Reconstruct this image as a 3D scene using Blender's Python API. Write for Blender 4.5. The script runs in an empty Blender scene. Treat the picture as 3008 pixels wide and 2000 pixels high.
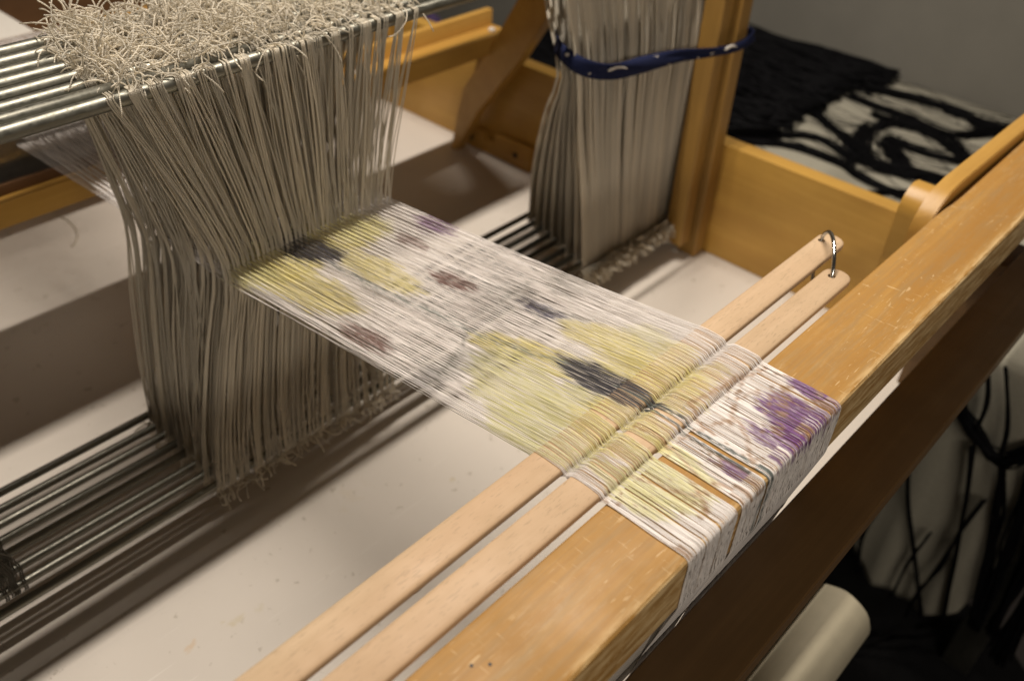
import bpy, bmesh, math, random
import numpy as np
from mathutils import Vector, Matrix
random.seed(7); rng = np.random.default_rng(7)
sc = bpy.context.scene
S = 0.01                      # all coordinates below are centimetres: X along the breast beam, Y towards the back of the loom, Z up, Z=0 = top of the breast beam

# ------------------------------------------------------------------ camera
cd = bpy.data.cameras.new('camera'); cam = bpy.data.objects.new('camera', cd); sc.collection.objects.link(cam); sc.camera = cam
right = Vector((0.677830, -0.733912, 0.043812)); down = Vector((-0.432346, -0.446088, -0.783634)); fwd = Vector((0.594663, 0.512229, -0.619675))
M = Matrix((right, -down, -fwd)).transposed().to_4x4(); M.translation = Vector((0, 0, 47*S)); cam.matrix_world = M
cd.sensor_width = 36; cd.lens = 32.21; cd.clip_start = 0.01; cd.clip_end = 30
cd.dof.use_dof = True; cd.dof.aperture_fstop = 4.6
cd.dof.focus_distance = (Vector((45, 31, 0))*S - M.translation).dot(fwd)
# ------------------------------------------------------------------ light
sc.cycles.max_bounces = 16; sc.cycles.diffuse_bounces = 8; sc.cycles.transmission_bounces = 12
sc.view_settings.view_transform = 'Standard'; sc.view_settings.look = 'None'; sc.view_settings.exposure = 0; sc.view_settings.gamma = 1
w = bpy.data.worlds.new('World'); sc.world = w; w.use_nodes = True
w.node_tree.nodes['Background'].inputs[0].default_value = (1.0, 0.86, 0.70, 1); w.node_tree.nodes['Background'].inputs[1].default_value = 0.042
def lamp(name, loc, target, sx, sy, power, col):
    l = bpy.data.lights.new(name, 'AREA'); l.shape = 'RECTANGLE'; l.size = sx*S; l.size_y = sy*S; l.energy = power; l.color = col
    o = bpy.data.objects.new(name, l); sc.collection.objects.link(o); o.location = Vector(loc)*S
    d = (Vector(target)-Vector(loc)).normalized()
    x = Vector((1, 0, 0)); x = (x - d*x.dot(d)).normalized(); z = -d; y = z.cross(x)
    m = Matrix((x, y, z)).transposed().to_4x4(); m.translation = Vector(loc)*S; o.matrix_world = m
lamp('ceiling_tube_lamp', (84, 76, 152), (84, 75, 0), 134, 4, 43, (1.0, 0.90, 0.785))
lamp('room_tube_lamp', (-70, -170, 95), (70, 50, -5), 130, 20, 17, (1.0, 0.88, 0.74))

# ------------------------------------------------------------------ helpers
def link(o, parent=None):
    sc.collection.objects.link(o)
    if parent is not None: o.parent = parent
    return o
def meshobj(name, verts, faces, mat, parent=None, smooth=False, uv=None):
    me = bpy.data.meshes.new(name)
    v = np.asarray(verts, float)*S
    me.from_pydata(v.tolist(), [], faces if isinstance(faces, list) else faces.tolist())
    if mat: me.materials.append(mat)
    if smooth: me.polygons.foreach_set('use_smooth', [True]*len(me.polygons))
    me.update()
    return link(bpy.data.objects.new(name, me), parent)
def thing(name, label, cat, group=None, loc=(0, 0, 0)):
    o = bpy.data.objects.new(name, None); sc.collection.objects.link(o); o.empty_display_size = .02
    o['label'] = label; o['category'] = cat
    if group: o['group'] = group
    return o
def tag(o, label, cat, group=None):
    o['label'] = label; o['category'] = cat
    if group: o['group'] = group
    return o
def structure(o): o['kind'] = 'structure'; return o
def box(name, x0, x1, y0, y1, z0, z1, mat, parent=None, bevel=.15, seg=2):
    bm = bmesh.new(); bmesh.ops.create_cube(bm, size=1)
    for v in bm.verts:
        v.co = Vector(((x0+x1)/2+v.co.x*(x1-x0), (y0+y1)/2+v.co.y*(y1-y0), (z0+z1)/2+v.co.z*(z1-z0)))*S
    if bevel: bmesh.ops.bevel(bm, geom=bm.edges[:], offset=bevel*S, segments=seg, affect='EDGES', profile=.6)
    me = bpy.data.meshes.new(name); bm.to_mesh(me); bm.free(); me.materials.append(mat)
    me.polygons.foreach_set('use_smooth', [True]*len(me.polygons))
    try: me.set_sharp_from_angle(angle=math.radians(35))
    except Exception: pass
    return link(bpy.data.objects.new(name, me), parent)
def prism(name, pts, axis, a, b, mat, parent=None, bevel=.12):
    """closed outline pts (2 coords of the other axes in xyz order) extruded along axis from a to b"""
    bm = bmesh.new()
    def mk(p, q):
        c = list(p); c.insert(axis, q); return bm.verts.new(Vector(c)*S)
    A = [mk(p, a) for p in pts]; B = [mk(p, b) for p in pts]; n = len(pts)
    bm.faces.new(A); bm.faces.new(B[::-1])
    for i in range(n): bm.faces.new((A[i], A[(i+1) % n], B[(i+1) % n], B[i]))
    bmesh.ops.recalc_face_normals(bm, faces=bm.faces[:])
    if bevel: bmesh.ops.bevel(bm, geom=[e for e in bm.edges if e.calc_face_angle(0) > .5], offset=bevel*S, segments=2, affect='EDGES')
    me = bpy.data.meshes.new(name); bm.to_mesh(me); bm.free(); me.materials.append(mat)
    me.polygons.foreach_set('use_smooth', [True]*len(me.polygons))
    try: me.set_sharp_from_angle(angle=math.radians(35))
    except Exception: pass
    return link(bpy.data.objects.new(name, me), parent)
def tube(P, r, sides=4, caps=True, base=0, phase=0.0):
    """swept tube round a polyline: returns verts, faces (quads)"""
    P = np.asarray(P, float); n = len(P)
    T = np.gradient(P, axis=0); T /= np.linalg.norm(T, axis=1)[:, None]+1e-9
    ref = np.array([0, 1, 0]) if abs(T[:, 1]).mean() < .7 else np.array([0, 0, 1.])
    N = np.cross(T, ref); N /= np.linalg.norm(N, axis=1)[:, None]+1e-9
    B = np.cross(T, N)
    a = np.arange(sides)*2*math.pi/sides+phase
    rr = np.broadcast_to(np.asarray(r, float), (n,))[:, None, None]
    V = P[:, None, :]+rr*(np.cos(a)[None, :, None]*N[:, None, :]+np.sin(a)[None, :, None]*B[:, None, :])
    V = V.reshape(-1, 3)
    i = np.arange(n-1)[:, None]*sides; k = np.arange(sides)[None, :]; k2 = (k+1) % sides
    F = np.stack([i+k, i+k2, i+sides+k2, i+sides+k], -1).reshape(-1, 4)+base
    F = F.tolist()
    if caps: F.append([base+q for q in range(sides)][::-1]); F.append([base+(n-1)*sides+q for q in range(sides)])
    return V, F
def tubes(name, lst, mat, parent=None, sides=4, smooth=True):
    V = []; F = []; b = 0
    for P, r in lst:
        v, f = tube(P, r, sides, True, b); V.append(v); F += f; b += len(v)
    return meshobj(name, np.concatenate(V), F, mat, parent, smooth)
def smoothpath(pts, n):
    """Catmull-Rom through pts"""
    p = np.asarray(pts, float); p = np.vstack([2*p[0]-p[1], p, 2*p[-1]-p[-2]])
    m = len(p)-3; t = np.linspace(0, m-1e-6, n); i = t.astype(int); u = (t-i)[:, None]
    a, b, c, d = p[i], p[i+1], p[i+2], p[i+3]
    return .5*((2*b)+(c-a)*u+(2*a-5*b+4*c-d)*u**2+(3*b-a-3*c+d)*u**3)

# ------------------------------------------------------------------ materials
def newmat(name):
    m = bpy.data.materials.new(name); m.use_nodes = True; nt = m.node_tree
    return m, nt, nt.nodes['Principled BSDF']
def nd(nt, t, **kw):
    n = nt.nodes.new(t)
    for k, v in kw.items():
        if k in n.inputs: n.inputs[k].default_value = v
        else: setattr(n, k, v)
    return n
def coords(nt, scale, space='Object'):
    tc = nd(nt, 'ShaderNodeTexCoord'); mp = nd(nt, 'ShaderNodeMapping'); mp.inputs['Scale'].default_value = scale
    nt.links.new(tc.outputs[space], mp.inputs[0]); return mp.outputs[0]
def ramp(nt, src, stops):
    r = nd(nt, 'ShaderNodeValToRGB'); e = r.color_ramp.elements
    while len(e) < len(stops): e.new(.5)
    for q, (p, c) in zip(e, stops):
        q.position = p; q.color = (c, c, c, 1) if isinstance(c, (int, float)) else (*c, 1)
    nt.links.new(src, r.inputs[0]); return r.outputs[0]
def mix(nt, f, a, b, mode='MIX'):
    m = nd(nt, 'ShaderNodeMix', data_type='RGBA', blend_type=mode)
    for s, v in ((m.inputs[0], f), (m.inputs[6], a), (m.inputs[7], b)):
        if isinstance(v, bpy.types.NodeSocket): nt.links.new(v, s)
        elif isinstance(v, (int, float)): s.default_value = v
        else: s.default_value = (*v, 1)
    return m.outputs[2]
def noise(nt, vec, scale, detail=4, rough=.55, dist=0):
    n = nd(nt, 'ShaderNodeTexNoise'); n.inputs['Scale'].default_value = scale; n.inputs['Detail'].default_value = detail
    n.inputs['Roughness'].default_value = rough; n.inputs['Distortion'].default_value = dist
    nt.links.new(vec, n.inputs['Vector']); return n.outputs['Fac']
def bump(nt, bs, h, strength, dist=.001):
    b = nd(nt, 'ShaderNodeBump'); b.inputs['Strength'].default_value = strength; b.inputs['Distance'].default_value = dist
    nt.links.new(h, b.inputs['Height']); nt.links.new(b.outputs[0], bs.inputs['Normal'])
def wood(name, c0, c1, c2, along='X', rough=.38, scratch=.0, fleck=.0, gscale=1.0, coat=.08, edge=False):
    m, nt, bs = newmat(name)
    k = {'X': (2.2, 60, 60), 'Y': (60, 2.2, 60), 'Z': (60, 60, 2.2)}[along]
    v = coords(nt, tuple(q*gscale for q in k)); g = noise(nt, v, 3.0, 6, .6, .6)
    k2 = {'X': (.6, 9, 9), 'Y': (9, .6, 9), 'Z': (9, 9, .6)}[along]
    g2 = noise(nt, coords(nt, k2), 2.0, 3, .5, 1.2)
    col = mix(nt, ramp(nt, g, [(.32, 0), (.68, 1)]), c0, c1)
    col = mix(nt, ramp(nt, g2, [(.40, 0), (.66, .75)]), col, c2)
    big = noise(nt, coords(nt, (6, 6, 6)), 1.6, 4, .6)
    col = mix(nt, ramp(nt, big, [(.35, .0), (.7, .35)]), col, tuple(q*.62 for q in c0))
    if fleck:
        kf = {'X': (130, 900, 900), 'Y': (900, 130, 900), 'Z': (900, 900, 130)}[along]
        fl = noise(nt, coords(nt, kf), 1.0, 2, .5)
        col = mix(nt, ramp(nt, fl, [(.60, 0), (.68, fleck)]), col, tuple(q*.45 for q in c0))
    rg = None
    if scratch:
        s = None
        for (sc1, rot) in (((35, 420, 420), .5), ((420, 50, 300), 1.0), ((60, 260, 300), 2.3)):
            tc = nd(nt, 'ShaderNodeTexCoord'); mp = nd(nt, 'ShaderNodeMapping'); mp.inputs['Scale'].default_value = sc1; mp.inputs['Rotation'].default_value = (0, 0, rot)
            nt.links.new(tc.outputs['Object'], mp.inputs[0])
            nz = ramp(nt, noise(nt, mp.outputs[0], 1.0, 2, .55, .3), [(.665, 0), (.71, 1)])
            if s is None: s = nz
            else: s = mix(nt, 1.0, s, nz, 'ADD')
        area = ramp(nt, noise(nt, coords(nt, (9, 14, 14)), 1.0, 3), [(.42, .1), (.62, 1)])
        s = mix(nt, 1.0, s, area, 'MULTIPLY')
        sm = nd(nt, 'ShaderNodeMath', operation='MULTIPLY'); nt.links.new(s, sm.inputs[0]); sm.inputs[1].default_value = scratch
        col = mix(nt, sm.outputs[0], col, (.86, .66, .38))
        dirt = ramp(nt, noise(nt, coords(nt, (12, 110, 110)), 1.0, 6, .75), [(.46, 0), (.68, .6)])
        col = mix(nt, dirt, col, (.30, .20, .09))
    if edge:   # varnish worn off along the front arris and over rubbed patches
        tc = nd(nt, 'ShaderNodeTexCoord'); sp = nd(nt, 'ShaderNodeSeparateXYZ'); nt.links.new(tc.outputs['Object'], sp.inputs[0])
        mr = nd(nt, 'ShaderNodeMapRange'); mr.inputs['From Min'].default_value = .1635; mr.inputs['From Max'].default_value = .1553; nt.links.new(sp.outputs['Y'], mr.inputs['Value'])
        wn = noise(nt, coords(nt, (22, 160, 160)), 1.0, 5, .7)
        em = mix(nt, 1.0, mr.outputs[0], ramp(nt, wn, [(.42, 0), (.62, 1)]), 'MULTIPLY'); col = mix(nt, em, col, (.72, .52, .26))
        rub = mix(nt, 1.0, ramp(nt, noise(nt, coords(nt, (40, 260, 260)), 1.0, 6, .75), [(.50, 0), (.66, .32)]), ramp(nt, noise(nt, coords(nt, (5, 12, 12)), 1.0, 3), [(.46, 0), (.62, 1)]), 'MULTIPLY')
        col = mix(nt, rub, col, (.56, .41, .23))
    nt.links.new(col, bs.inputs['Base Color'])
    rr = ramp(nt, big, [(.3, rough*.8), (.7, min(1, rough*1.45))]); nt.links.new(rr, bs.inputs['Roughness'])
    bs.inputs['Coat Weight'].default_value = coat; bs.inputs['Specular IOR Level'].default_value = .35; bs.inputs['Coat Roughness'].default_value = .3
    bump(nt, bs, g, .12, .0006)
    return m
HX = wood('honey_birch_along_x', (.40, .205, .045), (.48, .265, .066), (.37, .18, .036), 'X', .55, scratch=.5, edge=True)
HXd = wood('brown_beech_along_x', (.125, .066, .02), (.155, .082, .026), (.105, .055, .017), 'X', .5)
HXp = wood('honey_lacquer_along_x', (.47, .26, .055), (.54, .31, .075), (.42, .22, .045), 'X', .36)
HY = wood('honey_birch_along_y', (.50, .285, .055), (.57, .335, .075), (.46, .25, .05), 'Y', .4)
HZ = wood('honey_birch_along_z', (.31, .175, .042), (.38, .22, .058), (.27, .15, .035), 'Z', .45)
STK = wood('pale_beech_along_x', (.55, .395, .24), (.65, .48, .31), (.545, .36, .215), 'X', .55, fleck=.35, coat=.0)
def steel(name, col=(.40, .39, .34), rough=.28, metal=.95):
    m, nt, bs = newmat(name); bs.inputs['Metallic'].default_value = metal
    n = noise(nt, coords(nt, (3, 120, 120)), 2, 4, .6); n2 = noise(nt, coords(nt, (60, 60, 60)), 3, 5, .7)
    c = mix(nt, ramp(nt, n, [(.35, 0), (.7, 1)]), col, tuple(q*.62 for q in col))
    c = mix(nt, ramp(nt, n2, [(.60, 0), (.72, .5)]), c, (.16, .14, .10))
    nt.links.new(c, bs.inputs['Base Color']); nt.links.new(ramp(nt, n2, [(.3, rough*.85), (.75, rough*1.7)]), bs.inputs['Roughness'])
    return m
STEEL = steel('galvanised_steel', (.27, .265, .225), .36)
CHROME, nt_, b_ = newmat('chrome'); b_.inputs['Metallic'].default_value = 1; b_.inputs['Base Color'].default_value = (.60, .60, .58, 1); b_.inputs['Roughness'].default_value = .14
def plain(name, col, rough=.8, var=.25, scale=30, bumps=.0, sheen=0):
    m, nt, bs = newmat(name); n = noise(nt, coords(nt, (scale,)*3), 1.5, 5, .6)
    nt.links.new(mix(nt, ramp(nt, n, [(.3, 0), (.7, 1)]), col, tuple(q*(1-var) for q in col)), bs.inputs['Base Color'])
    bs.inputs['Roughness'].default_value = rough; bs.inputs['Specular IOR Level'].default_value = .3
    if sheen: bs.inputs['Sheen Weight'].default_value = sheen
    if bumps: bump(nt, bs, n, bumps, .002)
    return m
def cordmat(name, col, rough=.55):
    m, nt, bs = newmat(name)
    oi = nd(nt, 'ShaderNodeObjectInfo'); v = ramp(nt, oi.outputs['Random'], [(0, .80), (1, 1.08)])
    c = mix(nt, 1.0, col, v, 'MULTIPLY')
    # braid: short oblique light and dark stitches running up the cord
    wv = nd(nt, 'ShaderNodeTexWave'); wv.inputs['Scale'].default_value = 260; wv.inputs['Distortion'].default_value = 1.5; wv.inputs['Detail'].default_value = 1; wv.bands_direction = 'Z'
    nt.links.new(coords(nt, (1, 1, 1)), wv.inputs[0])
    c = mix(nt, ramp(nt, wv.outputs['Fac'], [(.2, .45), (.8, 0)]), c, tuple(q*.55 for q in col))
    nt.links.new(c, bs.inputs['Base Color']); bs.inputs['Roughness'].default_value = rough
    bump(nt, bs, wv.outputs['Fac'], .5, .0006)
    tr = nd(nt, 'ShaderNodeBsdfTranslucent'); nt.links.new(c, tr.inputs[0]); mx = nd(nt, 'ShaderNodeMixShader'); mx.inputs[0].default_value = .5
    nt.links.new(bs.outputs[0], mx.inputs[1]); nt.links.new(tr.outputs[0], mx.inputs[2]); nt.links.new(mx.outputs[0], nt.nodes['Material Output'].inputs['Surface'])
    return m
CORD = cordmat('braided_heddle_cord', (.93, .87, .745), .5)
CORDOLD = cordmat('grey_heddle_cord', (.22, .20, .16), .6)

# warp thread: dye colour stored per vertex
WARP, nt, bs = newmat('painted_warp_thread')
at = nd(nt, 'ShaderNodeAttribute', attribute_name='dye'); nt.links.new(at.outputs['Color'], bs.inputs['Base Color'])
bs.inputs['Roughness'].default_value = .42; bs.inputs['Specular IOR Level'].default_value = .55
bs.inputs['Sheen Weight'].default_value = .15

# white laminate table with faint old stains
TAB, nt, bs = newmat('white_laminate_table'); v = coords(nt, (1, 1, 1))
n1 = noise(nt, v, 5, 5, .6); n2 = noise(nt, v, 60, 4, .6)
c = mix(nt, ramp(nt, n1, [(.35, 0), (.7, .5)]), (.655, .60, .535), (.58, .53, .47))
c = mix(nt, ramp(nt, n2, [(.655, 0), (.70, .5)]), c, (.34, .29, .22))
def spot(c, x, y, rx, ry, rot, col, amt):
    tc = nd(nt, 'ShaderNodeTexCoord'); mp = nd(nt, 'ShaderNodeMapping', vector_type='TEXTURE')
    mp.inputs['Location'].default_value = (x*S, y*S, -36*S); mp.inputs['Rotation'].default_value = (0, 0, rot); mp.inputs['Scale'].default_value = (rx*S, ry*S, 1)
    nt.links.new(tc.outputs['Object'], mp.inputs[0])
    nz = nd(nt, 'ShaderNodeTexNoise'); nz.inputs['Scale'].default_value = 70; nz.inputs['Detail'].default_value = 4; nt.links.new(tc.outputs['Object'], nz.inputs['Vector'])
    ln = nd(nt, 'ShaderNodeVectorMath', operation='LENGTH'); nt.links.new(mp.outputs[0], ln.inputs[0])
    ad = nd(nt, 'ShaderNodeMath', operation='MULTIPLY_ADD'); nt.links.new(nz.outputs['Fac'], ad.inputs[0]); ad.inputs[1].default_value = 1.6; nt.links.new(ln.outputs['Value'], ad.inputs[2])
    return mix(nt, ramp(nt, ad.outputs[0], [(.0, amt), (.75/1.0, amt*.6), (1.0, 0)]), c, col)
for a in ((24.5, 56.8, 5, 3.0, .3, (.55, .47, .30), .9), (27.6, 56.5, 3.4, 2.2, .3, (.56, .49, .33), .8), (19.7, 57.4, 2.6, 1.4, .5, (.60, .43, .26), .9),
          (12.5, 65.0, 1.3, 1.0, .5, (.50, .44, .27), .9), (54.3, 55.2, 1.5, 1.2, 0, (.55, .47, .32), .8), (44, 62, 9, 7, 0, (.60, .52, .40), .5),
          (34, 118, 3, 1.5, .3, (.50, .44, .33), .7)): c = spot(c, *a)
# fine scratches
tc = nd(nt, 'ShaderNodeTexCoord'); mp = nd(nt, 'ShaderNodeMapping'); mp.inputs['Scale'].default_value = (6, 260, 1); mp.inputs['Rotation'].default_value = (0, 0, -.9); nt.links.new(tc.outputs['Object'], mp.inputs[0])
sx = ramp(nt, noise(nt, mp.outputs[0], 1, 2, .5), [(.70, 0), (.73, .6)]); c = mix(nt, sx, c, (.74, .70, .64))
nt.links.new(c, bs.inputs['Base Color']); bs.inputs['Roughness'].default_value = .5; bs.inputs['Specular IOR Level'].default_value = .35
WALL = plain('grey_green_partition', (.23, .22, .19), .85, .3, 1.1)
FLOOR = plain('grey_linoleum', (.17, .155, .15), .6, .25, 12)
LINEN = plain('cream_linen', (.38, .36, .29), .9, .14, 120, .15)
BLACKY = plain('black_yarn', (.006, .006, .007), .6, .3, 200)
BLACKY.node_tree.nodes['Principled BSDF'].inputs['Specular IOR Level'].default_value = .06
BLACKF = plain('black_cloth', (.010, .010, .011), .95, .3, 40)
ROLL = plain('cream_paper', (.48, .435, .32), .5, .08, 30)
WHITECLOTH = plain('white_cotton', (.70, .66, .60), .9, .1, 150, .2)
PURPLE = plain('purple_cloth', (.085, .055, .14), .9, .4, 20, .3)
BLUERIB, nt, bs = newmat('navy_print_ribbon')
vv = nd(nt, 'ShaderNodeTexVoronoi'); vv.inputs['Scale'].default_value = 24; nt.links.new(coords(nt, (1, 1, 1.6)), vv.inputs['Vector'])
nn = noise(nt, coords(nt, (40, 40, 60)), 1.4, 2, .5)
cc = mix(nt, ramp(nt, nn, [(.66, 0), (.69, 1)]), (.010, .014, .045), (.50, .46, .42)); nt.links.new(cc, bs.inputs['Base Color']); bs.inputs['Roughness'].default_value = .9; bs.inputs['Specular IOR Level'].default_value = .15
BROWN = plain('dark_brown_wood', (.10, .045, .015), .6, .3, 10)
DARKHOLE = plain('dark_metal', (.02, .02, .02), .5, .1)
REEDM = steel('reed_steel', (.30, .30, .29), .35)

# ------------------------------------------------------------------ the tables, wall, floor
T = -36.0
structure(box('floor', -150, 420, -200, 420, T-76, T-74, FLOOR, None, 0))
structure(box('wall', 221, 225, -150, 330, T-74, 160, WALL, None, 0))
structure(box('back_wall', -150, 221, 300, 304, T-74, 160, WALL, None, 0))
wt = thing('work_table', 'white laminate table with faint yellow stains that the loom stands on', 'table')
box('table_top', -60, 124, 17.6, 200, T-3, T, TAB, wt, .3)
for x, y in ((-50, 28), (116, 28), (-50, 190), (116, 190)): box('leg', x-2.5, x+2.5, y-2.5, y+2.5, T-74, T-3.02, STEEL, wt, .3)
st = thing('side_table', 'cloth covered table beyond the loom that carries the black yarn', 'table')
box('table_top', 130, 219, -15, 150, T-4, T-.6, HY, st, .3)
for x, y in ((135, 0), (214, 0), (135, 142), (214, 142)): box('leg', x-2.5, x+2.5, y-2.5, y+2.5, T-74, T-4.02, STEEL, st, .3)
# tablecloth: one sheet over the top and down the near side, hem curving away to the front
def cloth_sheet():
    ys = np.linspace(-16, 152, 120); hem = smoothpath([(-16, -60), (-8, -64), (-.7, -69), (1.9, -76), (3.7, -86), (7.2, -90), (10.7, -92), (16.7, -91), (20.8, -90), (25, -86), (32, -79), (60, -76), (152, -76)], 400)
    hz = np.interp(ys, hem[:, 0], hem[:, 1])
    V = []; nu = 60
    for j, y in enumerate(ys):
        for i in range(nu):
            if i < 24: x = 219.5-(219.5-130)*i/23; z = T+.05*math.sin(x*.7+y*.4)
            else:
                t = (i-24)/(nu-25); z = T-.3+(hz[j]-T)*t; x = 128.6+.7*math.exp(-t*12)+t*(1.1*math.sin(y*.55+1.1)+.5*math.sin(y*1.3))
            V.append((x, y, z))
    F = [[j*nu+i, j*nu+i+1, (j+1)*nu+i+1, (j+1)*nu+i] for j in range(len(ys)-1) for i in range(nu-1)]
    return V, F
V, F = cloth_sheet(); cl = meshobj('tablecloth', V, F, LINEN, None, True)
tag(cl, 'cream tablecloth under the black yarn, hanging down over the near table edge', 'tablecloth')
m = cl.modifiers.new('thick', 'SOLIDIFY'); m.thickness = .002
# black yarn on the table: a dense mat and looping hanks
yarn = thing('black_yarn_mat', 'dense heap of black warp yarn lying on the cream tablecloth', 'yarn')
A = [[(208.9,74.5),(210.3,61.9),(210.4,53.2),(206.4,46.6),(210.2,43.1),(214,30)], [(200.0,75.5),(199.0,67.6),(198.8,60.4),(198.2,50.0),(207.4,43.7),(212,28)],
 [(195.1,66.9),(195.0,58.8),(196.9,51.2),(189.9,43.6),(180,30)], [(187.2,64.8),(176.0,60.8),(172.4,55.1),(173.9,49.5),(175.8,43.5),(170,36)],
 [(185.0,75.9),(179.5,66.9),(172.8,59.2)], [(168.5,76.9),(174.5,69.6),(170.2,58.9)], [(160.1,81.6),(167.1,72.5),(167.9,62.7),(165.3,54.9),(163.9,46.6)],
 [(185.2,59.8),(184.7,51.0),(186.6,43.9)], [(188.2,63.9),(196.0,60.9),(194.4,53.4),(190.9,47.1),(186.5,42.2)],
 [(159.7,52.8),(166.1,46.1),(169.4,41.5)], [(209.4,56.2),(209.8,49.5),(209.7,41.6),(211,30)], [(184.1,58.9),(178.7,53.8),(173.5,49.9)]]
Wd = [2.6, 1.8, 1.5, 3.6, 1.8, 1.6, 2.0, 1.8, 2.2, 1.0, 2.2, 3.0]; Nn = [46, 26, 20, 80, 26, 22, 30, 26, 34, 10, 30, 60]
for P, wd, n in zip(A, [q*.8 for q in Wd], Nn):
    L = []
    for q in range(int(n*1.3)):
        off = rng.normal(0, wd*.42, (len(P), 2)); off = off*.6+off.mean(0)*.8; tang = rng.random() < .12; off = off*(2.4 if tang else .9)
        p = smoothpath(np.array(P)+off, 22)
        z = T+.35+abs(rng.normal(0, .5))+.25*np.sin(np.linspace(0, 6, 22)+rng.uniform(0, 6))+(1.2 if wd > 2.9 else 0)*rng.uniform(0, 2)
        L.append((np.column_stack([p, z]), .13))
    o = tubes('hank', L, BLACKY, yarn, 4)
L = []
for q in range(24):   # single loose strands straying over the cloth
    x0 = rng.uniform(160, 214); p = [(x0, 80)]
    for k in range(5): p.append((np.clip(p[-1][0]+rng.normal(0, 3.4), 158, 217), p[-1][1]-rng.uniform(6, 10)))
    p = smoothpath(p, 30); L.append((np.column_stack([p, T+.5+abs(rng.normal(0, .5))+.3*np.sin(np.linspace(0, 9, 30)+q)]), .085))
tubes('loose_strands', L, BLACKY, yarn, 4)['kind'] = 'stuff'
mass = [(228.8,128.5),(218.2,118.9),(217,97.2),(211,75.3),(199.8,75.2),(184.8,76.1),(168.5,76.9),(160.2,84.3),(150,100),(150,128)]
L = []
for q in range(620):
    t = rng.uniform(0, 1); xa = 218-t*86; slope = rng.normal(0, 4)
    ys = np.linspace(150, 78+rng.uniform(-3, 3)-(4 if t < .1 else 0), 20)
    lo = np.interp(ys, [70, 77, 85, 100, 120, 150], [172, 167, 157, 150, 134, 131])
    xs = np.clip(xa+slope*(ys-100)/25+1.5*np.sin(ys*.15+q), lo, 218)
    L.append((np.column_stack([xs, ys, T+.5+rng.uniform(0, 2.2)+.4*np.sin(ys*.3+q)]), .32))
tubes('strand_mat', L, BLACKY, yarn, 4)['kind'] = 'stuff'
hb = [(x, y, T+.2+1.6*(1 if 0 else 1)) for x, y in [(217.5,126),(217,97.2),(210,76.5),(199.8,76.6),(184.8,77.2),(169.5,78),(161.2,85),(152,100),(135,118),(132,149),(215,149)]]
prism('yarn_base', [(p[0], p[1]) for p in hb], 2, T+.1, T+1.6, BLACKY, yarn, .4)
hang = thing('hanging_black_yarn', 'long black yarn strands and a thick loop hanging down the front of the cream cloth', 'yarn')
B = [[(18.2,-40.6),(18.2,-44.6),(13.6,-49.0),(9.1,-51.3),(6.6,-49.1),(2,-42)], [(13.1,-51.2),(10.6,-60.9),(8.1,-73.5),(5.1,-89.0)], [(20.3,-55.3),(20.3,-61.3),(17.8,-69.0),(13.7,-78.4),(8.2,-91)],
 [(13.0,-72.1),(14.1,-81.5),(14.1,-90.6)], [(21.8,-66),(21.8,-72.2),(22.5,-80.7),(21.0,-89.5)], [(8.2,-60),(9.2,-68.4),(9.2,-77.1),(10.3,-85.2),(10.7,-93.0)],
 [(8.4,-51.5),(5.6,-61.6),(3.4,-71.9),(1.5,-84)], [(3.9,-50.7),(1.9,-65.7),(1.0,-75.3),(.6,-86)], [(16.5,-37),(15.2,-39),(13.9,-43.1),(13.6,-48.1)], [(14,-36),(12.9,-38.4),(10.1,-45.4),(9.2,-51.0)], [(0,-40),(-1,-55),(-1.5,-70),(-2,-85)], [(2.5,-40),(1.5,-55),(-1,-70),(-2,-85)], [(-3,-38),(-4,-60),(-5,-90)]]
for P, wd, n in zip(B, [1.6,.5,.35,.3,.35,.35,1.1,1.5,.4,.5,1.2,1.4,2.5], [40,7,4,3,4,4,16,24,5,6,20,20,40]):
    L = []
    for q in range(n):
        p = smoothpath(np.array(P)+rng.normal(0, wd*.35, (len(P), 2)), 20)
        L.append((np.column_stack([127.2-abs(rng.normal(0, .6, 1))+.0*p[:, 0], p]), .2))
    tubes('strand', L, BLACKY, hang, 4)
# black cloth lying on the floor below
V = []; F = []; n = 40; mm = 14
out = smoothpath([(152.4, 1), (153, -3.2), (149, -7.6), (138, -16), (100, -22), (40, -10), (20, 20), (60, 60), (110, 70), (155, 60), (168, 34), (160, 12), (152.4, 1)], n+1)[:n]
ctr = out.mean(0)
for k in range(mm):
    f = 1-k/(mm-1)*.98
    for i in range(n):
        p = ctr+(out[i]-ctr)*f; h = 1.2+7*(1-f)**.6+.7*math.sin(i*1.7+k)+.5*math.sin(k*2.1+i*.6)
        V.append((p[0], p[1], T-74+(0.1 if k == 0 else h)))
for k in range(mm-1):
    for i in range(n): F.append([k*n+i, k*n+(i+1) % n, (k+1)*n+(i+1) % n, (k+1)*n+i])
F.append([(mm-1)*n+i for i in range(n)])
tag(meshobj('black_cloth', V, F, BLACKF, None, True), 'crumpled black cloth on the floor under the front of the loom', 'cloth')

# thread scraps on the table
for pts, lab in (([(47.9,148),(48.9,145.9),(49.6,143.3),(49.4,139.7),(48.7,137.5),(47.2,135.3),(46.3,134.7)], 'pale curled thread scrap lying on the white table behind the shafts, at the left'),
                 ([(37.5,46.5),(39,47.2),(40.2,46.2),(41.8,46.6)], 'short pale thread scrap on the white table in front of the heddles')):
    sc_ = tubes('thread_scrap', [(smoothpath([(x, y, T+.16) for x, y in pts], 24), .15)], CORD if len(pts) > 5 else WHITECLOTH, None, 5); tag(sc_, lab, 'thread')
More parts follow.
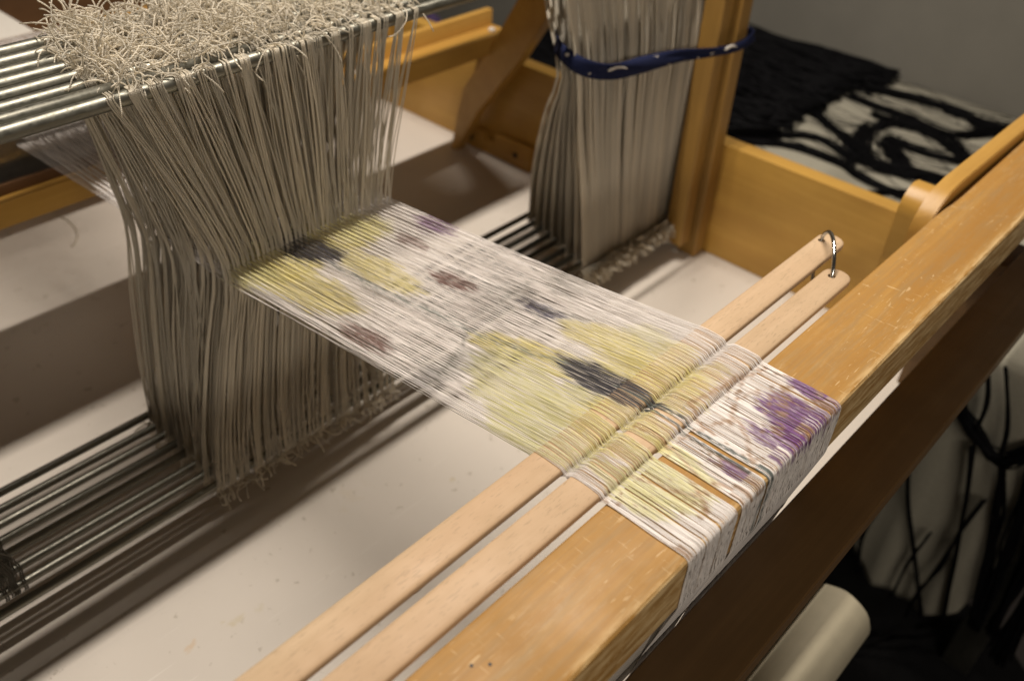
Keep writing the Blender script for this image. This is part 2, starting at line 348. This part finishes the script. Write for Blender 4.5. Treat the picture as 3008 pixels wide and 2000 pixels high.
# ------------------------------------------------------------------ the loom frame
loom = thing('table_loom', 'honey coloured wooden table loom standing on the white table', 'loom')
bb = box('breast_beam', -30, 119, 15.5, 22.35, -5.3, 0, HX, loom, .45, 3)
for x, y in ((21.5, 20.2), (22.3, 19.5)):
    V, F = tube([(x, y, -.3), (x, y, .025)], .11, 10); meshobj('peg_hole', V, F, DARKHOLE, bb)
box('beam_end_lap', 119.03, 126, 15.5, 24.5, -5.3, .25, HY, loom, .2)
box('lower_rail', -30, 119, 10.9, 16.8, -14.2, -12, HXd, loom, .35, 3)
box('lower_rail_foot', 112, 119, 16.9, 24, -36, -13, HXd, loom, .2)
# bracket board standing behind the right part of the beam, its near end cut to a curve
c_ = [(91.6, -6), (91.6, -2.6), (92.2, -.9), (93.6, .5), (95.8, 1.35), (98.5, 1.6), (126, 1.1), (126, -6)]
prism('bracket_board', c_, 1, 22.45, 24.3, HXp, loom, .1)
arc = [(103.5-3.0*math.cos(t), -5.6+3.0*math.sin(t)) for t in np.linspace(0, math.pi, 14)]
prism('rounded_block', [(100.5, -14)]+arc+[(106.5, -14)], 1, 24.4, 28.6, HY, loom, .15)
sp = box('side_panel', 121, 124, 24.4, 152, T+.03, -16.3, HY, loom, .2)

cleat = prism('cleat', [(101, T+.05), (120.5, T+.05), (120.5, -32.2), (113.5, -32.0), (112.9, -33.6), (110.8, -33.6), (110.2, -31.4), (101, -31.2)], 0, 119.6, 120.95, HXp, loom, .1)
for y, z in ((116.6, -34.0), (104.8, -33.6)):
    V, F = tube([(119.4, y, z), (119.7, y, z)], .55, 12); meshobj('screw', V, F, DARKHOLE, cleat)
# castle upright: two laminations with a groove between
box('castle_post', 117.9, 120.9, 62.6, 66.0, T+.03, 44, HZ, loom, .35, 3)
box('castle_post_strip', 114.6, 117.4, 63.6, 66.8, T+3, 44, HZ, loom, .3, 3)
box('castle_post', 117.9, 120.9, 90, 94, T+.03, 44, HZ, loom, .35, 3)
box('castle_beam', -30, 121, 88.7, 99.4, 38, 40, HXp, loom, .2)
# diagonal brace from the back foot up to the castle
def brace():
    pts = [(118.6, T+.03), (117.2, T+.03), (111.6, -26.1), (102.3, -14.0), (94.9, -2.4), (86.5, 10.8), (93.6, 15), (102.9, -3.1), (110.0, -14.9), (115.6, -22.9), (117.3, -29.7)]
    return prism('diagonal_brace', pts, 0, 116, 118.6, HXp, loom, .12)
brace()
# rail that carries the reed: an L of shelf and back lip
rl = box('reed_rail', -30, 120.9, 108.8, 113.0, -14.4, -11.0, HXp, loom, .25)
box('rail_lip', -30, 120.9, 113.05, 114.4, -14.4, -8.3, HXp, rl, .2)
V, F = tube([(118.2, 110.6, -11.1), (118.2, 110.6, -10.65), (118.2, 110.6, -10.5)], [.62, .62, .4], 14); meshobj('screw_cap', V, F, WHITECLOTH, rl, True)
V, F = tube([(88, 111.5, -11.1), (88, 111.5, -10.7), (88, 111.5, -10.6)], [.5, .5, .3], 14); meshobj('screw_cap', V, F, WHITECLOTH, rl, True)
box('back_beam', -30, 119, 149.5, 154, -13.5, -8.7, HX, loom, .3)
box('inner_shelf', -30, 119, 139, 149, -21, -18.5, HXp, loom, .2)

# reed: frame strips and fine steel dents
reed = thing('weaving_reed', 'steel weaving reed standing in the grooved rail behind the heddles', 'reed')
box('reed_bar', -20, 66, 110.2, 111.4, -10.97, -9.6, BROWN, reed, .1)
box('reed_bar', -20, 66, 110.2, 111.4, -1.6, -.4, BROWN, reed, .1)
V = []; F = []; b = 0
for i in range(300):
    x = -19.5+i*.285; q = [(x-.03, 110.4), (x+.03, 110.4), (x+.03, 111.2), (x-.03, 111.2)]
    V += [(a, c, -9.7) for a, c in q]+[(a, c, -1.5) for a, c in q]
    F += [[b+k, b+(k+1) % 4, b+4+(k+1) % 4, b+4+k] for k in range(4)]; b += 8
meshobj('dents', V, F, REEDM, reed)['kind'] = 'stuff'

# things behind the loom
wc = box('white_cloth', -20, 57.5, 154.6, 215, -10.5, -9.0, WHITECLOTH, None, .4); tag(wc, 'white cloth lying flat behind the back beam', 'cloth')
bx = box('brown_box', 59, 112, 156, 190, T+.05, -14, BROWN, None, .3); tag(bx, 'dark brown wooden box behind the loom', 'box')
V = []; F = []; nx, ny = 36, 24
for j in range(ny):
    for i in range(nx):
        u, v_ = i/(nx-1), j/(ny-1); e = min(u, 1-u, v_, 1-v_)*6
        V.append((112+46*u, 158+40*v_, T+.1+min(1, e)*(10+3*math.sin(u*17+v_*5)+2.2*math.sin(v_*19-u*7))))
F = [[j*nx+i, j*nx+i+1, (j+1)*nx+i+1, (j+1)*nx+i] for j in range(ny-1) for i in range(nx-1)]
tag(meshobj('purple_cloth', V, F, PURPLE, None, True), 'crumpled dark purple cloth beyond the back of the loom', 'cloth')

# cream roll on the cloth beam under the front rail: eight soft facets
a8 = [(13.2+4.1*math.cos(t)*(1+.012*math.cos(8*t)), -45.6+4.1*math.sin(t)*(1+.012*math.cos(8*t))) for t in np.arange(32)*math.pi/16]
rollt = prism('paper_roll', a8, 0, -20, 78.5, ROLL, None, .25); tag(rollt, 'cream faceted roll under the lower front rail of the loom', 'roll')

box('roll_bracket', -16, -13, 11.6, 14.6, -43, -14.22, DARKHOLE, loom, .15)
# fabric apron with wavy lower edge behind the beam face
V = []; F = []; xs = np.concatenate([np.linspace(-25, 59.8, 12), np.linspace(60.1, 80, 48)])
wav = lambda x: -6.5-.5*(math.sin(x*1.35)+.6*math.sin(x*2.9+1)) if x > 60 else -15.5
for x in xs:
    for z in (-4, -5.5, wav(x)): V.append((x, 16.3+.1*math.sin(x)+max(0, -5.5-z)*.16, z))
F = [[i*3+k, i*3+k+1, i*3+k+4, i*3+k+3] for i in range(59) for k in range(2)]
ap = meshobj('beam_apron', V, F, WHITECLOTH, loom, True); m = ap.modifiers.new('t', 'SOLIDIFY'); m.thickness = .0015

# ------------------------------------------------------------------ lease sticks and ring
def stick(yc, x1, hx, hy, dz, label):
    w_, th = (1.33, .40); n = 90; xs = np.concatenate([np.linspace(-25, x1-1.5, 70), x1-1.5+1.5*np.sin(np.linspace(.05, math.pi/2, 18))])
    prof = [(-1, -.55), (-1, .35), (-.97, .6), (-.88, .78), (-.7, .88), (-.35, .97), (0, 1), (.35, .97), (.7, .88), (.88, .78), (.97, .6), (1, .35), (1, -.55), (.95, -.75), (0, -.85), (-.95, -.75)]
    V = []; k = len(prof)
    for x in xs:
        t = max(0, (x-(x1-1.5))/1.5); wf = math.sqrt(max(0, 1-t**2.6))*.94+.06 if t > 0 else 1
        for p, q in prof: V.append((x, yc+p*w_*wf, dz+q*th*(.55+.45*wf)))
    m = len(xs); F = [[i*k+j, i*k+(j+1) % k, (i+1)*k+(j+1) % k, (i+1)*k+j][::-1] for i in range(m-1) for j in range(k)]
    F.append([j for j in range(k)]); F.append([(m-1)*k+j for j in range(k)][::-1])
    o = meshobj('lease_stick', V, F, STK, None, True)
    cv, cf = tube([(hx, hy, dz-3), (hx, hy, dz+3)], .36, 20); c = meshobj('cutter', cv, cf, DARKHOLE, None)
    bo = o.modifiers.new('hole', 'BOOLEAN'); bo.object = c; bo.operation = 'DIFFERENCE'; bo.solver = 'EXACT'
    bpy.context.view_layer.update()
    me = bpy.data.meshes.new_from_object(o.evaluated_get(bpy.context.evaluated_depsgraph_get()))
    o.modifiers.clear(); o.data = me; bpy.data.objects.remove(c)
    try: me.set_sharp_from_angle(angle=math.radians(40))
    except Exception: pass
    tag(o, label, 'lease stick', 'lease sticks through the warp'); return o
stick(27.55, 80.2, 78.2, 28.1, 0, 'beech lease stick farther from the breast beam, its drilled end reaching further right')
stick(24.15, 74.8, 73.1, 24.4, 0, 'beech lease stick beside the breast beam, the shorter one at the ring')
hc = Vector((75.65, 26.25, -.9)); hd = Vector((78.2-73.1, 28.1-24.4, 0)).normalized(); R_ = 3.55
P = [tuple(hc+hd*R_*math.cos(t)+Vector((0, 0, R_*math.sin(t)))) for t in np.linspace(0, 2*math.pi, 61)]
V, F = tube(P, .19, 10, False); tag(meshobj('book_ring', V, F, CHROME, None, True), 'shiny steel binder ring joining the ends of both lease sticks', 'ring')

# ------------------------------------------------------------------ shafts with heddles
NT = 300
XL, XR = 36.55, 57.7
tx = np.linspace(XL, XR, NT)+rng.normal(0, .022, NT)
shY = [68.5, 70.7, 72.8, 75.2, 77.2, 79.4, 81.4, 83.7]
shZt = [15.6, 15.5, 15.45, 15.4, 15.5, 15.4, 15.5, 15.5]
order = ['front-most', 'second from the front', 'third from the front', 'fourth from the front', 'fourth from the back', 'third from the back', 'second from the back', 'rear-most']
warpz = lambda y: np.interp(y, [15.45, 22.5, 29, 70, 84, 110, 150], [.05, .05, .35, -5.05, -5.0, -4.4, -8])
def curl(p0, d0, length, n, wild, grav):
    p = np.array(p0, float); d = np.array(d0, float); out = [p.copy()]; c = rng.normal(0, wild, 3); c2 = rng.normal(0, wild, 3)
    for i in range(n):
        d = d+(c*(1-i/n)+c2*i/n)*.62*6/n+rng.normal(0, wild*.1, 3)+np.array([0, 0, -grav]); d /= np.linalg.norm(d); p = p+d*length/n; out.append(p.copy())
    return np.array(out)
def heddle(parent, ys, xt, xe, xb, zt, zb, ze, mat=CORD, mop=4, bow=0, r=.074):
    L = []; bb1 = rng.normal(0, .25)
    for sgn in (-1.5, -.5, .5, 1.5):
        o = sgn*.15+rng.normal(0, .04); yo = rng.normal(0, .3)
        b1 = bow+bb1+rng.normal(0, .12)
        b2 = rng.normal(0, .2)
        pth = [(xt+o, ys+.3, zt+.72), (xt+o, ys-.45, zt+.62), (xt+o, ys-.72, zt-.2), (xt+(xe-xt)*.38+b1+o, ys+yo-.3+rng.normal(0, .15), zt+(ze-zt)*.34), (xt+(xe-xt)*.80+b1*.8+o, ys+yo, zt+(ze-zt)*.70), (xe+o*.5, ys, ze),
               (xe+(xb-xe)*.40+b2+o, ys+yo, ze+(zb-ze)*.35), (xe+(xb-xe)*.80+b2*.6+o, ys+yo, ze+(zb-ze)*.75), (xb+o, ys-.5, zb), (xb+o*1.4, ys-.3, zb-.9)]
        L.append((smoothpath(pth, 30), r))
        if mop:   # loose ends under the lower rod
            d = np.array([rng.normal(0, .6), -.7+rng.normal(0, .5), -.8]); L.append((curl((xb+o*1.4, ys-.2, zb-.85), d, rng.uniform(1.2, 3.0), 6, .9, .02), r))
    # eye loop
    t = np.linspace(0, 2*math.pi, 7); L.append((np.column_stack([xe+.12*np.sin(t), np.full(7, ys), ze+.55*np.cos(t)]), r*.6))
    for k in range(mop):   # loose tufts standing up over the top rod
        cl1 = .75*math.sin(xt*1.9+ys*1.3)+.4*math.sin(xt*4.1+ys); cl2 = .62+.5*abs(math.sin(xt*.95+ys*.8))
        d = np.array([.6*cl1+rng.normal(.1, .22), rng.normal(.15, .35), rng.uniform(.8, 1.5)])
        L.append((curl((xt+rng.normal(0, .25), ys+rng.normal(0, .4), zt+.5), d, cl2*rng.uniform(1.8, 5.4), 12, .7, rng.uniform(.0, .40)), r*.92))
    return tubes('heddle', L, mat, parent, 4, True)
def clump(x, k=.35, f=.9): return x+k*math.sin(x*f*2.1)+k*.6*math.sin(x*f*5.3+1)
for s, (ys, zt, nm) in enumerate(zip(shY, shZt, order)):
    sh = thing('heddle_shaft', f'{nm} of the eight steel-rod heddle shafts', 'heddle shaft', 'heddle shafts hanging side by side in the loom')
    V, F = tube([(-45, ys, zt), (-20, ys, zt), (60, ys, zt), (119, ys, zt)], .66, 18); meshobj('top_rod', V, F, STEEL, sh, True)
    if s == 0:
        V, F = tube([(-45, 69.9, 15.9), (0, 69.9, 15.9), (43.2, 69.9, 15.9), (43.3, 69.9, 15.9)], [.62, .62, .62, .3], 16); meshobj('sleeve_tube', V, F, STEEL, sh, True)
    V, F = tube([(-45, ys, -29.4), (-20, ys, -29.4), (60, ys, -29.4), (119, ys, -29.4)], .46, 14); meshobj('bottom_rod', V, F, STEEL, sh, True)
    for i in range(s, NT, 8):
        xe = tx[i]; u = (xe-XL)/(XR-XL)
        xt = clump(29.8+(ys-68.5)*.22*(1-u)+31.2*u, .3)+rng.normal(0, .25); xb = 31.2+25.3*u+rng.normal(0, .22)
        heddle(sh, ys, xt, xe, xb, zt, -29.4, float(warpz(ys))+rng.normal(0, .1), CORD, 2 if s == 0 else (7 if u < .55 else 4), 0)
    if s >= 2:   # unthreaded heddles hanging beside the left edge of the warp
        for i in range(4):
            q = (i+rng.uniform(.1, .9))/4; xt = 28.2+.22*(ys-68.5)+4*q+rng.normal(0, .25)
            heddle(sh, ys, xt, 34.3+2.3*q+rng.normal(0, .25), 31.4+1.6*q+rng.normal(0, .2), zt, -29.4, -5.0+rng.normal(0, .8), CORD, 6, rng.normal(0, .25))
    # spare heddles drawn aside and tied with the ribbon
    for i in range(60):
        u = (i+.5)/60; bk = (ys-68.5)/15.2; xb = 94.5+4.5*bk+(24.3-4.5*bk)*u+rng.normal(0, .12)
        xm = 87.5+2*bk+(29-2*bk)*u+rng.normal(0, .3); ym = 67.3+bk*4.5+rng.normal(0, .3); xt = 84.5+17*bk+(32.5-17*bk)*u+rng.normal(0, .15)
        L = []
        for sgn in (-1, 1):
            o = sgn*.13
            p = [(xt+o, ys, zt+.4), (xm+(xt-xm)*.4+o, ym+(ys-ym)*.6, 9), (xm+o*.5, ym, 1.5), (xm+(xb-xm)*.3+o, ym+(ys-ym)*.35, -7), (xb+(xm-xb)*.22+o, ys+(ym-ys)*.2, -19), (xb+o, ys-.42, -29.4), (xb+o, ys-.2, -30.4)]
            L.append((smoothpath(p, 18), .16))
            for kk in range(3 if s == 0 else 1): L.append((curl((xb+o+rng.normal(0, .1), ys-.6, -30.0), (rng.normal(-.1, .2), -1.3, rng.normal(-.55, .25)), rng.uniform(2.4, 3.8), 6, .35, .04), .13))
        tubes('heddle', L, CORD, sh, 4, True)
    if 1 <= s <= 4:
        for k in range(5):
            xb = 8.8+.45*k+rng.normal(0, .1)
            L = [(smoothpath([(-14+k+o, ys, zt+.4), (-3+o, ys, -8), (xb-1+o, ys+.2, -24), (xb+o, ys-.4, -29.2), (xb+o, ys-.3, -30.2)], 14), .09) for o in (-.1, .12)]
            tubes('heddle', L, CORDOLD, sh, 4, True)

# ribbon tied round the gathered heddles and the post
def ribbon():
    P = smoothpath([(104, 77, 4.0), (96, 75.5, 4.4), (90.6, 73.2, 4.9), (87.2, 69.7, 5.0), (86.7, 67.1, 4.4), (89.3, 65.5, 3.2), (93.5, 65.1, 2.2), (99.2, 65.1, 1.5), (106.8, 65.0, .8), (113.6, 63.1, .2), (118, 61.9, .2), (121.3, 61.9, 1.0), (122, 64, 1.2), (121.6, 70, 1.5)], 90)
    V = []; n = len(P); hw = np.interp(np.linspace(0, 1, n), [0, .45, .6, .8, 1], [.95, 1.1, .95, .62, .7])+.06*np.sin(np.linspace(0, 17, n))
    T_ = np.gradient(P, axis=0); T_ /= np.linalg.norm(T_, axis=1)[:, None]
    for i in range(n):
        tw = .25*math.sin(i*.22); up = np.array([0, 0, 1.])-T_[i]*T_[i][2]; up /= np.linalg.norm(up); sd = np.cross(T_[i], up)
        for k, q in enumerate((-1, -.4, .3, 1)): V.append(P[i]+hw[i]*q*(up*math.cos(tw)+sd*math.sin(tw))+sd*.22*math.sin(q*3+i*.3))
    F = [[i*4+k, i*4+k+1, i*4+k+5, i*4+k+4] for i in range(n-1) for k in range(3)]
    o = meshobj('ribbon', V, F, BLUERIB, None, True); m = o.modifiers.new('t', 'SOLIDIFY'); m.thickness = .0018
    for c0, k in ((37, 7), (63, 5)):   # white printed swooshes
        L = [P[c0+j]+np.array([0, -.32, .15+.45*math.sin(j/(k-1)*math.pi)]) for j in range(k)]
        tubes('printed_mark', [(smoothpath(L, 12), np.array([.06, .2, .24, .24, .22, .2, .18, .16, .13, .1, .07, .03]))], WHITECLOTH, o, 6)
    tag(o, 'navy printed ribbon tied round the gathered heddles and the wooden post', 'ribbon')
ribbon()

# ------------------------------------------------------------------ the painted warp
warp = thing('painted_warp', 'white warp painted with yellow flowers, dark indigo, mauve and purple patches', 'warp')
WH = np.array((.86, .81, .775)); YE = np.array((.76, .67, .26)); YE2 = np.array((.72, .68, .35)); IN = np.array((.035, .033, .052)); IN2 = np.array((.09, .085, .14)); BR = np.array((.25, .145, .125)); PU = np.array((.17, .045, .21)); GR = np.array((.20, .20, .17)); GG = np.array((.11, .13, .12)); OR = np.array((.45, .26, .13))
# (x, y, half width in x, half length in y, angle, colour, strength)
BL = [(41.0,66.3,4.6,4.2,0,YE,.85),(49.5,66.5,4.2,4.4,.2,YE,.85),(46.6,57.6,1.9,6.0,.0,YE,.75),(40.0,60.5,2.6,7.5,-.1,YE,.8),(38.2,66.5,2.2,3.4,0,YE2,.6),(46.0,70.0,6.0,2.4,0,YE,.85),(51.5,65.5,3.2,3.0,0,YE2,.6),
 (45.0,66.3,1.9,4.4,0,IN,.95),(44.6,70.5,2.0,2.5,0,IN,.8),(56.4,59.8,1.3,3.2,.0,PU,.75),(52.5,59.4,.9,2.4,0,BR,.75),(49.8,50.5,1.0,2.7,0,BR,.95),(38.3,49.5,1.1,3.0,0,BR,.9),
 (51.5,40.8,.85,2.6,0,IN2,.9),(51.2,33.6,1.9,4.6,-.15,YE,.75),(51.6,28.0,3.6,2.2,0,YE,.65),(49.2,30.6,2.6,3.4,0,YE,.65),(53.8,31.0,1.6,2.6,.3,YE2,.5),
 (45.6,37.0,1.9,6.8,-.12,YE,.85),(41.6,35.6,3.2,5.0,.35,YE2,.8),(40.3,29.6,4.8,4.2,.3,YE2,.85),(37.4,31.8,1.8,3.8,.5,YE2,.8),(48.4,29.2,3.0,3.0,0,YE,.7),(43.3,26.6,3.4,3.4,0,YE,.7),(49.0,25.6,3.8,2.4,0,YE,.75),
 (46.4,30.4,1.6,4.8,0,IN,.97),(46.6,27.0,.8,2.4,0,IN,.9),
 (53.8,17.7,2.3,2.9,.25,PU,1),(57.2,17.5,.9,2.6,0,PU,1),(51.8,16.4,1.7,1.6,0,PU,1),(50.6,15.4,1.0,.9,0,PU,.9),(49.9,18.3,.8,1.4,.5,PU,.8),(49.0,16.2,1.6,.6,-.5,PU,.9),(45.4,17.4,.65,1.6,0,PU,.9),(55.9,15.6,1.6,1.2,0,PU,.7),
 (52.4,24.6,2.8,1.2,0,YE,.6),(41.6,20.8,2.9,3.6,.3,YE2,.9),(38.6,21.6,1.3,3.4,0,YE2,.85),(43.8,23.8,1.8,1.8,0,YE,.6),
 (56.5,42.0,2.0,2.2,0,GR,.25),(50.5,45.0,3.5,2.5,.4,GR,.22),(40.5,41.0,3.8,1.7,.4,GR,.35),(37.8,41.2,1.6,1.2,0,IN,.35),(48.5,46.5,2.0,1.6,0,BR,.12)]
BLn = np.array([b[:5] for b in BL]); BLs = np.array([b[6] for b in BL]); BLc = np.array([b[5] for b in BL])
LN = [  # painted lines: polyline, half width, colour, strength
 ([(44.4,62),(44.6,52),(44.9,44),(45.6,38),(46.2,34)], .25, GG*1.9, .75), ([(46.6,29),(46.62,24),(46.62,9)], .24, GG, .98), ([(46.3,27.5),(46.05,23.4),(46.0,9)], .20, GG, .95),
 ([(35.8,40.9),(38,40.6),(40,41.3),(43,42.4),(44.6,43.4)], .16, GR, .8), ([(35.8,39.6),(37.5,39.6),(39.5,40.6),(42.4,41.6)], .12, GR, .6), ([(49.7,44.6),(53,45.2),(55.7,44.6),(57,41.5)], .15, GR, .6), ([(51.5,41),(52.5,37.5),(53,36)], .15, GR, .7), ([(49.5,40.2),(53.3,40.8)], .15, GR, .5),
 ([(47.4,20.8),(48.4,23.8),(51,23.2),(54.4,22.8),(57.2,22)], .20, OR, .75), ([(45.1,22.3),(47.6,21.6),(50.4,20.4),(48.5,18.5),(46.3,16.8)], .18, OR, .7), ([(40.2,22.5),(41.5,18.5),(43.5,17.6),(44,15.2)], .2, OR, .7), ([(43.6,25.2),(44.2,22),(43,19.5),(41,16.8)], .2, OR, .65), ([(50,20.8),(52,21.6),(54.5,21)], .16, OR, .6)]
def hashn(i, n=4096): r = np.random.default_rng(i); return r.random(n)
def vnoise(x, seed):
    tb = hashn(seed); i = np.floor(x).astype(int); f = x-i; f = f*f*(3-2*f); return tb[i % 4096]*(1-f)+tb[(i+1) % 4096]*f
def dye(x, y, tid):
    """x: home position of thread, y array along warp"""
    n = len(y); col = np.tile(WH*(.94+.1*random.random()), (n, 1))
    col *= (.93+.14*vnoise(y*2.2+tid*31, 5))[:, None]
    sh_ = rng.normal(0, .42); yy = y+sh_; xx = x+.35*(vnoise(y*.9, 11)-.5)+.5*(vnoise(y*.35+7, 12)-.5)
    grain = vnoise(y*3.1+tid*17.3, 21)
    for (bx_, by, rx, ry, an), s_, c in zip(BLn, BLs, BLc):
        if abs(x-bx_) > max(rx, ry)*1.5+1: continue
        dx = xx-bx_; dy = yy-by; ca, sa = math.cos(an), math.sin(an)
        d = np.sqrt(((dx*ca-dy*sa)/rx)**2+((dx*sa+dy*ca)/ry)**2)+.22*(vnoise(xx*1.1+yy*.8+bx_, 31)-.5)
        k = np.clip((1.04-d)/.13, 0, 1)*s_*((.62+.6*grain) if s_ < .94 else (.84+.4*grain)); k = np.clip(k, 0, .98)[:, None]
        col = col*(1-k)+c*k
    sp = np.clip((vnoise(xx*2.6+y*1.7, 41)+vnoise(xx*1.3-y*3.3+50, 43)-1.27)/.12, 0, 1)*(y < 22.7)*(y > 14.7)*(.8*(grain > .3)); col = col*(1-sp[:, None])+OR*.8*sp[:, None]
    for P, hw, c, s_ in LN:
        P = np.array(P, float); dm = np.full(n, 9.)
        for a, b in zip(P[:-1], P[1:]):
            ab = b-a; t = np.clip(((xx-a[0])*ab[0]+(y-a[1])*ab[1])/(ab@ab), 0, 1); dm = np.minimum(dm, np.hypot(xx-a[0]-t*ab[0], y-a[1]-t*ab[1]))
        k = (np.clip((hw-dm)/.12+.5, 0, 1)*s_*(grain > .28))[:, None]; col = col*(1-k)+c*k
    fl = (rng.random(n) < .16)*rng.uniform(.15, .5, n)*(col.mean(1) > .15); col = col*(1-fl[:, None])+WH*fl[:, None]
    return np.clip(col, .01, .95)
# thread positions on the breast beam: bunched into bands with open gaps between
g = np.full(NT, 1.0)+rng.exponential(.32, NT)
hp = np.linspace(XL, XR, NT)
for i in range(NT):
    if rng.random() < .13: g[i] += rng.uniform(.8, 2.6)
k1 = np.argmin(abs(hp-42.9)); k2 = np.argmin(abs(hp-46.3)); k3 = np.argmin(abs(hp-38.9)); k4 = np.argmin(abs(hp-56.3)); k5 = np.argmin(abs(hp-40.9))
g[k1] += 15; g[k2] += 8.5; g[k3] += 4; g[k4] += 5; g[k5] += 4
bx2 = np.cumsum(g); bx2 = XL+(bx2-bx2[0])/(bx2[-1]-bx2[0])*(XR-XL)
g = np.full(NT, 1.0)+rng.exponential(.15, NT)
for i in range(NT):
    if rng.random() < .06: g[i] += rng.uniform(.6, 1.8)
bx1 = np.cumsum(g); bx1 = XL+(bx1-bx1[0])/(bx1[-1]-bx1[0])*(XR-XL)
for i in range(NT):
    over = i % 2; s = i % 8
    ys = shY[s]; r = 1.0
    lay = rng.uniform(0, .05)
    key = [(18.6, -20), (17.2, -12.5), (15.42, -5.2), (15.40, -1.2), (15.42, -.45), (15.56, -.12), (15.9, .05), (16.6, .06), (22.0, .06), (22.6, .05)]
    if over: key += [(22.78, .20), (22.92, .36), (23.2, .415), (24.15, .455), (25.1, .415), (25.4, .35), (25.56, .16), (25.85, 0), (26.14, -.18), (26.3, -.38), (27.55, -.40), (28.8, -.38), (29.3, -.34)]
    else: key += [(22.78, -.22), (22.95, -.38), (24.15, -.40), (25.35, -.38), (25.58, -.2), (25.85, 0), (26.14, .2), (26.3, .36), (26.6, .415), (27.55, .455), (28.5, .415), (28.8, .35), (29.0, .30)]
    key += [(32, -.10 if not over else -.62), (ys, -5.05+rng.normal(0, .05)), (ys+1.5, -5.05), (110.5, -4.6+(.9 if over else -.9)), (130, -7), (149.4, -8.45), (154.3, -8.6), (154.6, -14)]
    key = np.array(key); d = np.concatenate([[0], np.cumsum(np.hypot(*np.diff(key, axis=0).T))])
    u = np.concatenate([np.linspace(0, 7, 3), np.linspace(7.5, d[4]-.3, 24), np.linspace(d[4]-.1, d[7]+.2, 9), np.arange(d[7]+.5, d[8], .3), np.arange(d[8], d[8]+8.5, .28), np.arange(d[8]+8.7, d[8]+52, .4), np.linspace(d[8]+53, d[-1], 40)])
    Y = np.interp(u, d, key[:, 0]); Z = np.interp(u, d, key[:, 1])+lay
    wb = np.clip((29-Y)/5, 0, 1); wm = np.clip((62-Y)/22, 0, 1)
    X = (tx[i]*(1-wm)+bx1[i]*wm)*(1-wb)+bx2[i]*wb+.02*np.sin(u*1.3+i)*(Y < 60)
    X = np.where(Y > 84, X+(tx[i]-47)*(Y-84)/26*.12, X)
    r = np.interp(Y, [22, 24, 31, 40], [.038, .040, .040, .040])
    V, F = tube(np.column_stack([X, Y, Z]), r, 3, True, 0, rng.uniform(0, 2))
    sy = np.where(u < d[7], 15.4+np.minimum(Z, 0), Y)
    C3 = dye(hp[i], sy, i); C = np.repeat(C3, 3, axis=0)
    o = meshobj('warp_thread', V, F, WARP, warp, True)
    at = o.data.color_attributes.new('dye', 'FLOAT_COLOR', 'POINT')
    at.data.foreach_set('color', np.column_stack([C, np.ones(len(C))]).ravel())
# a few stray fibres sticking up round the cross
L = []
for q in range(40):
    x = rng.uniform(XL, XR); y = rng.choice([22.8, 25.6, 29.0])+rng.normal(0, .4)
    L.append((curl((x, y, .1), (rng.normal(0, 1), rng.normal(0, 1), .5), rng.uniform(.6, 1.5), 6, .8, .05), .012))
fz = tubes('stray_fibres', L, WHITECLOTH, warp, 3); fz['kind'] = 'stuff'
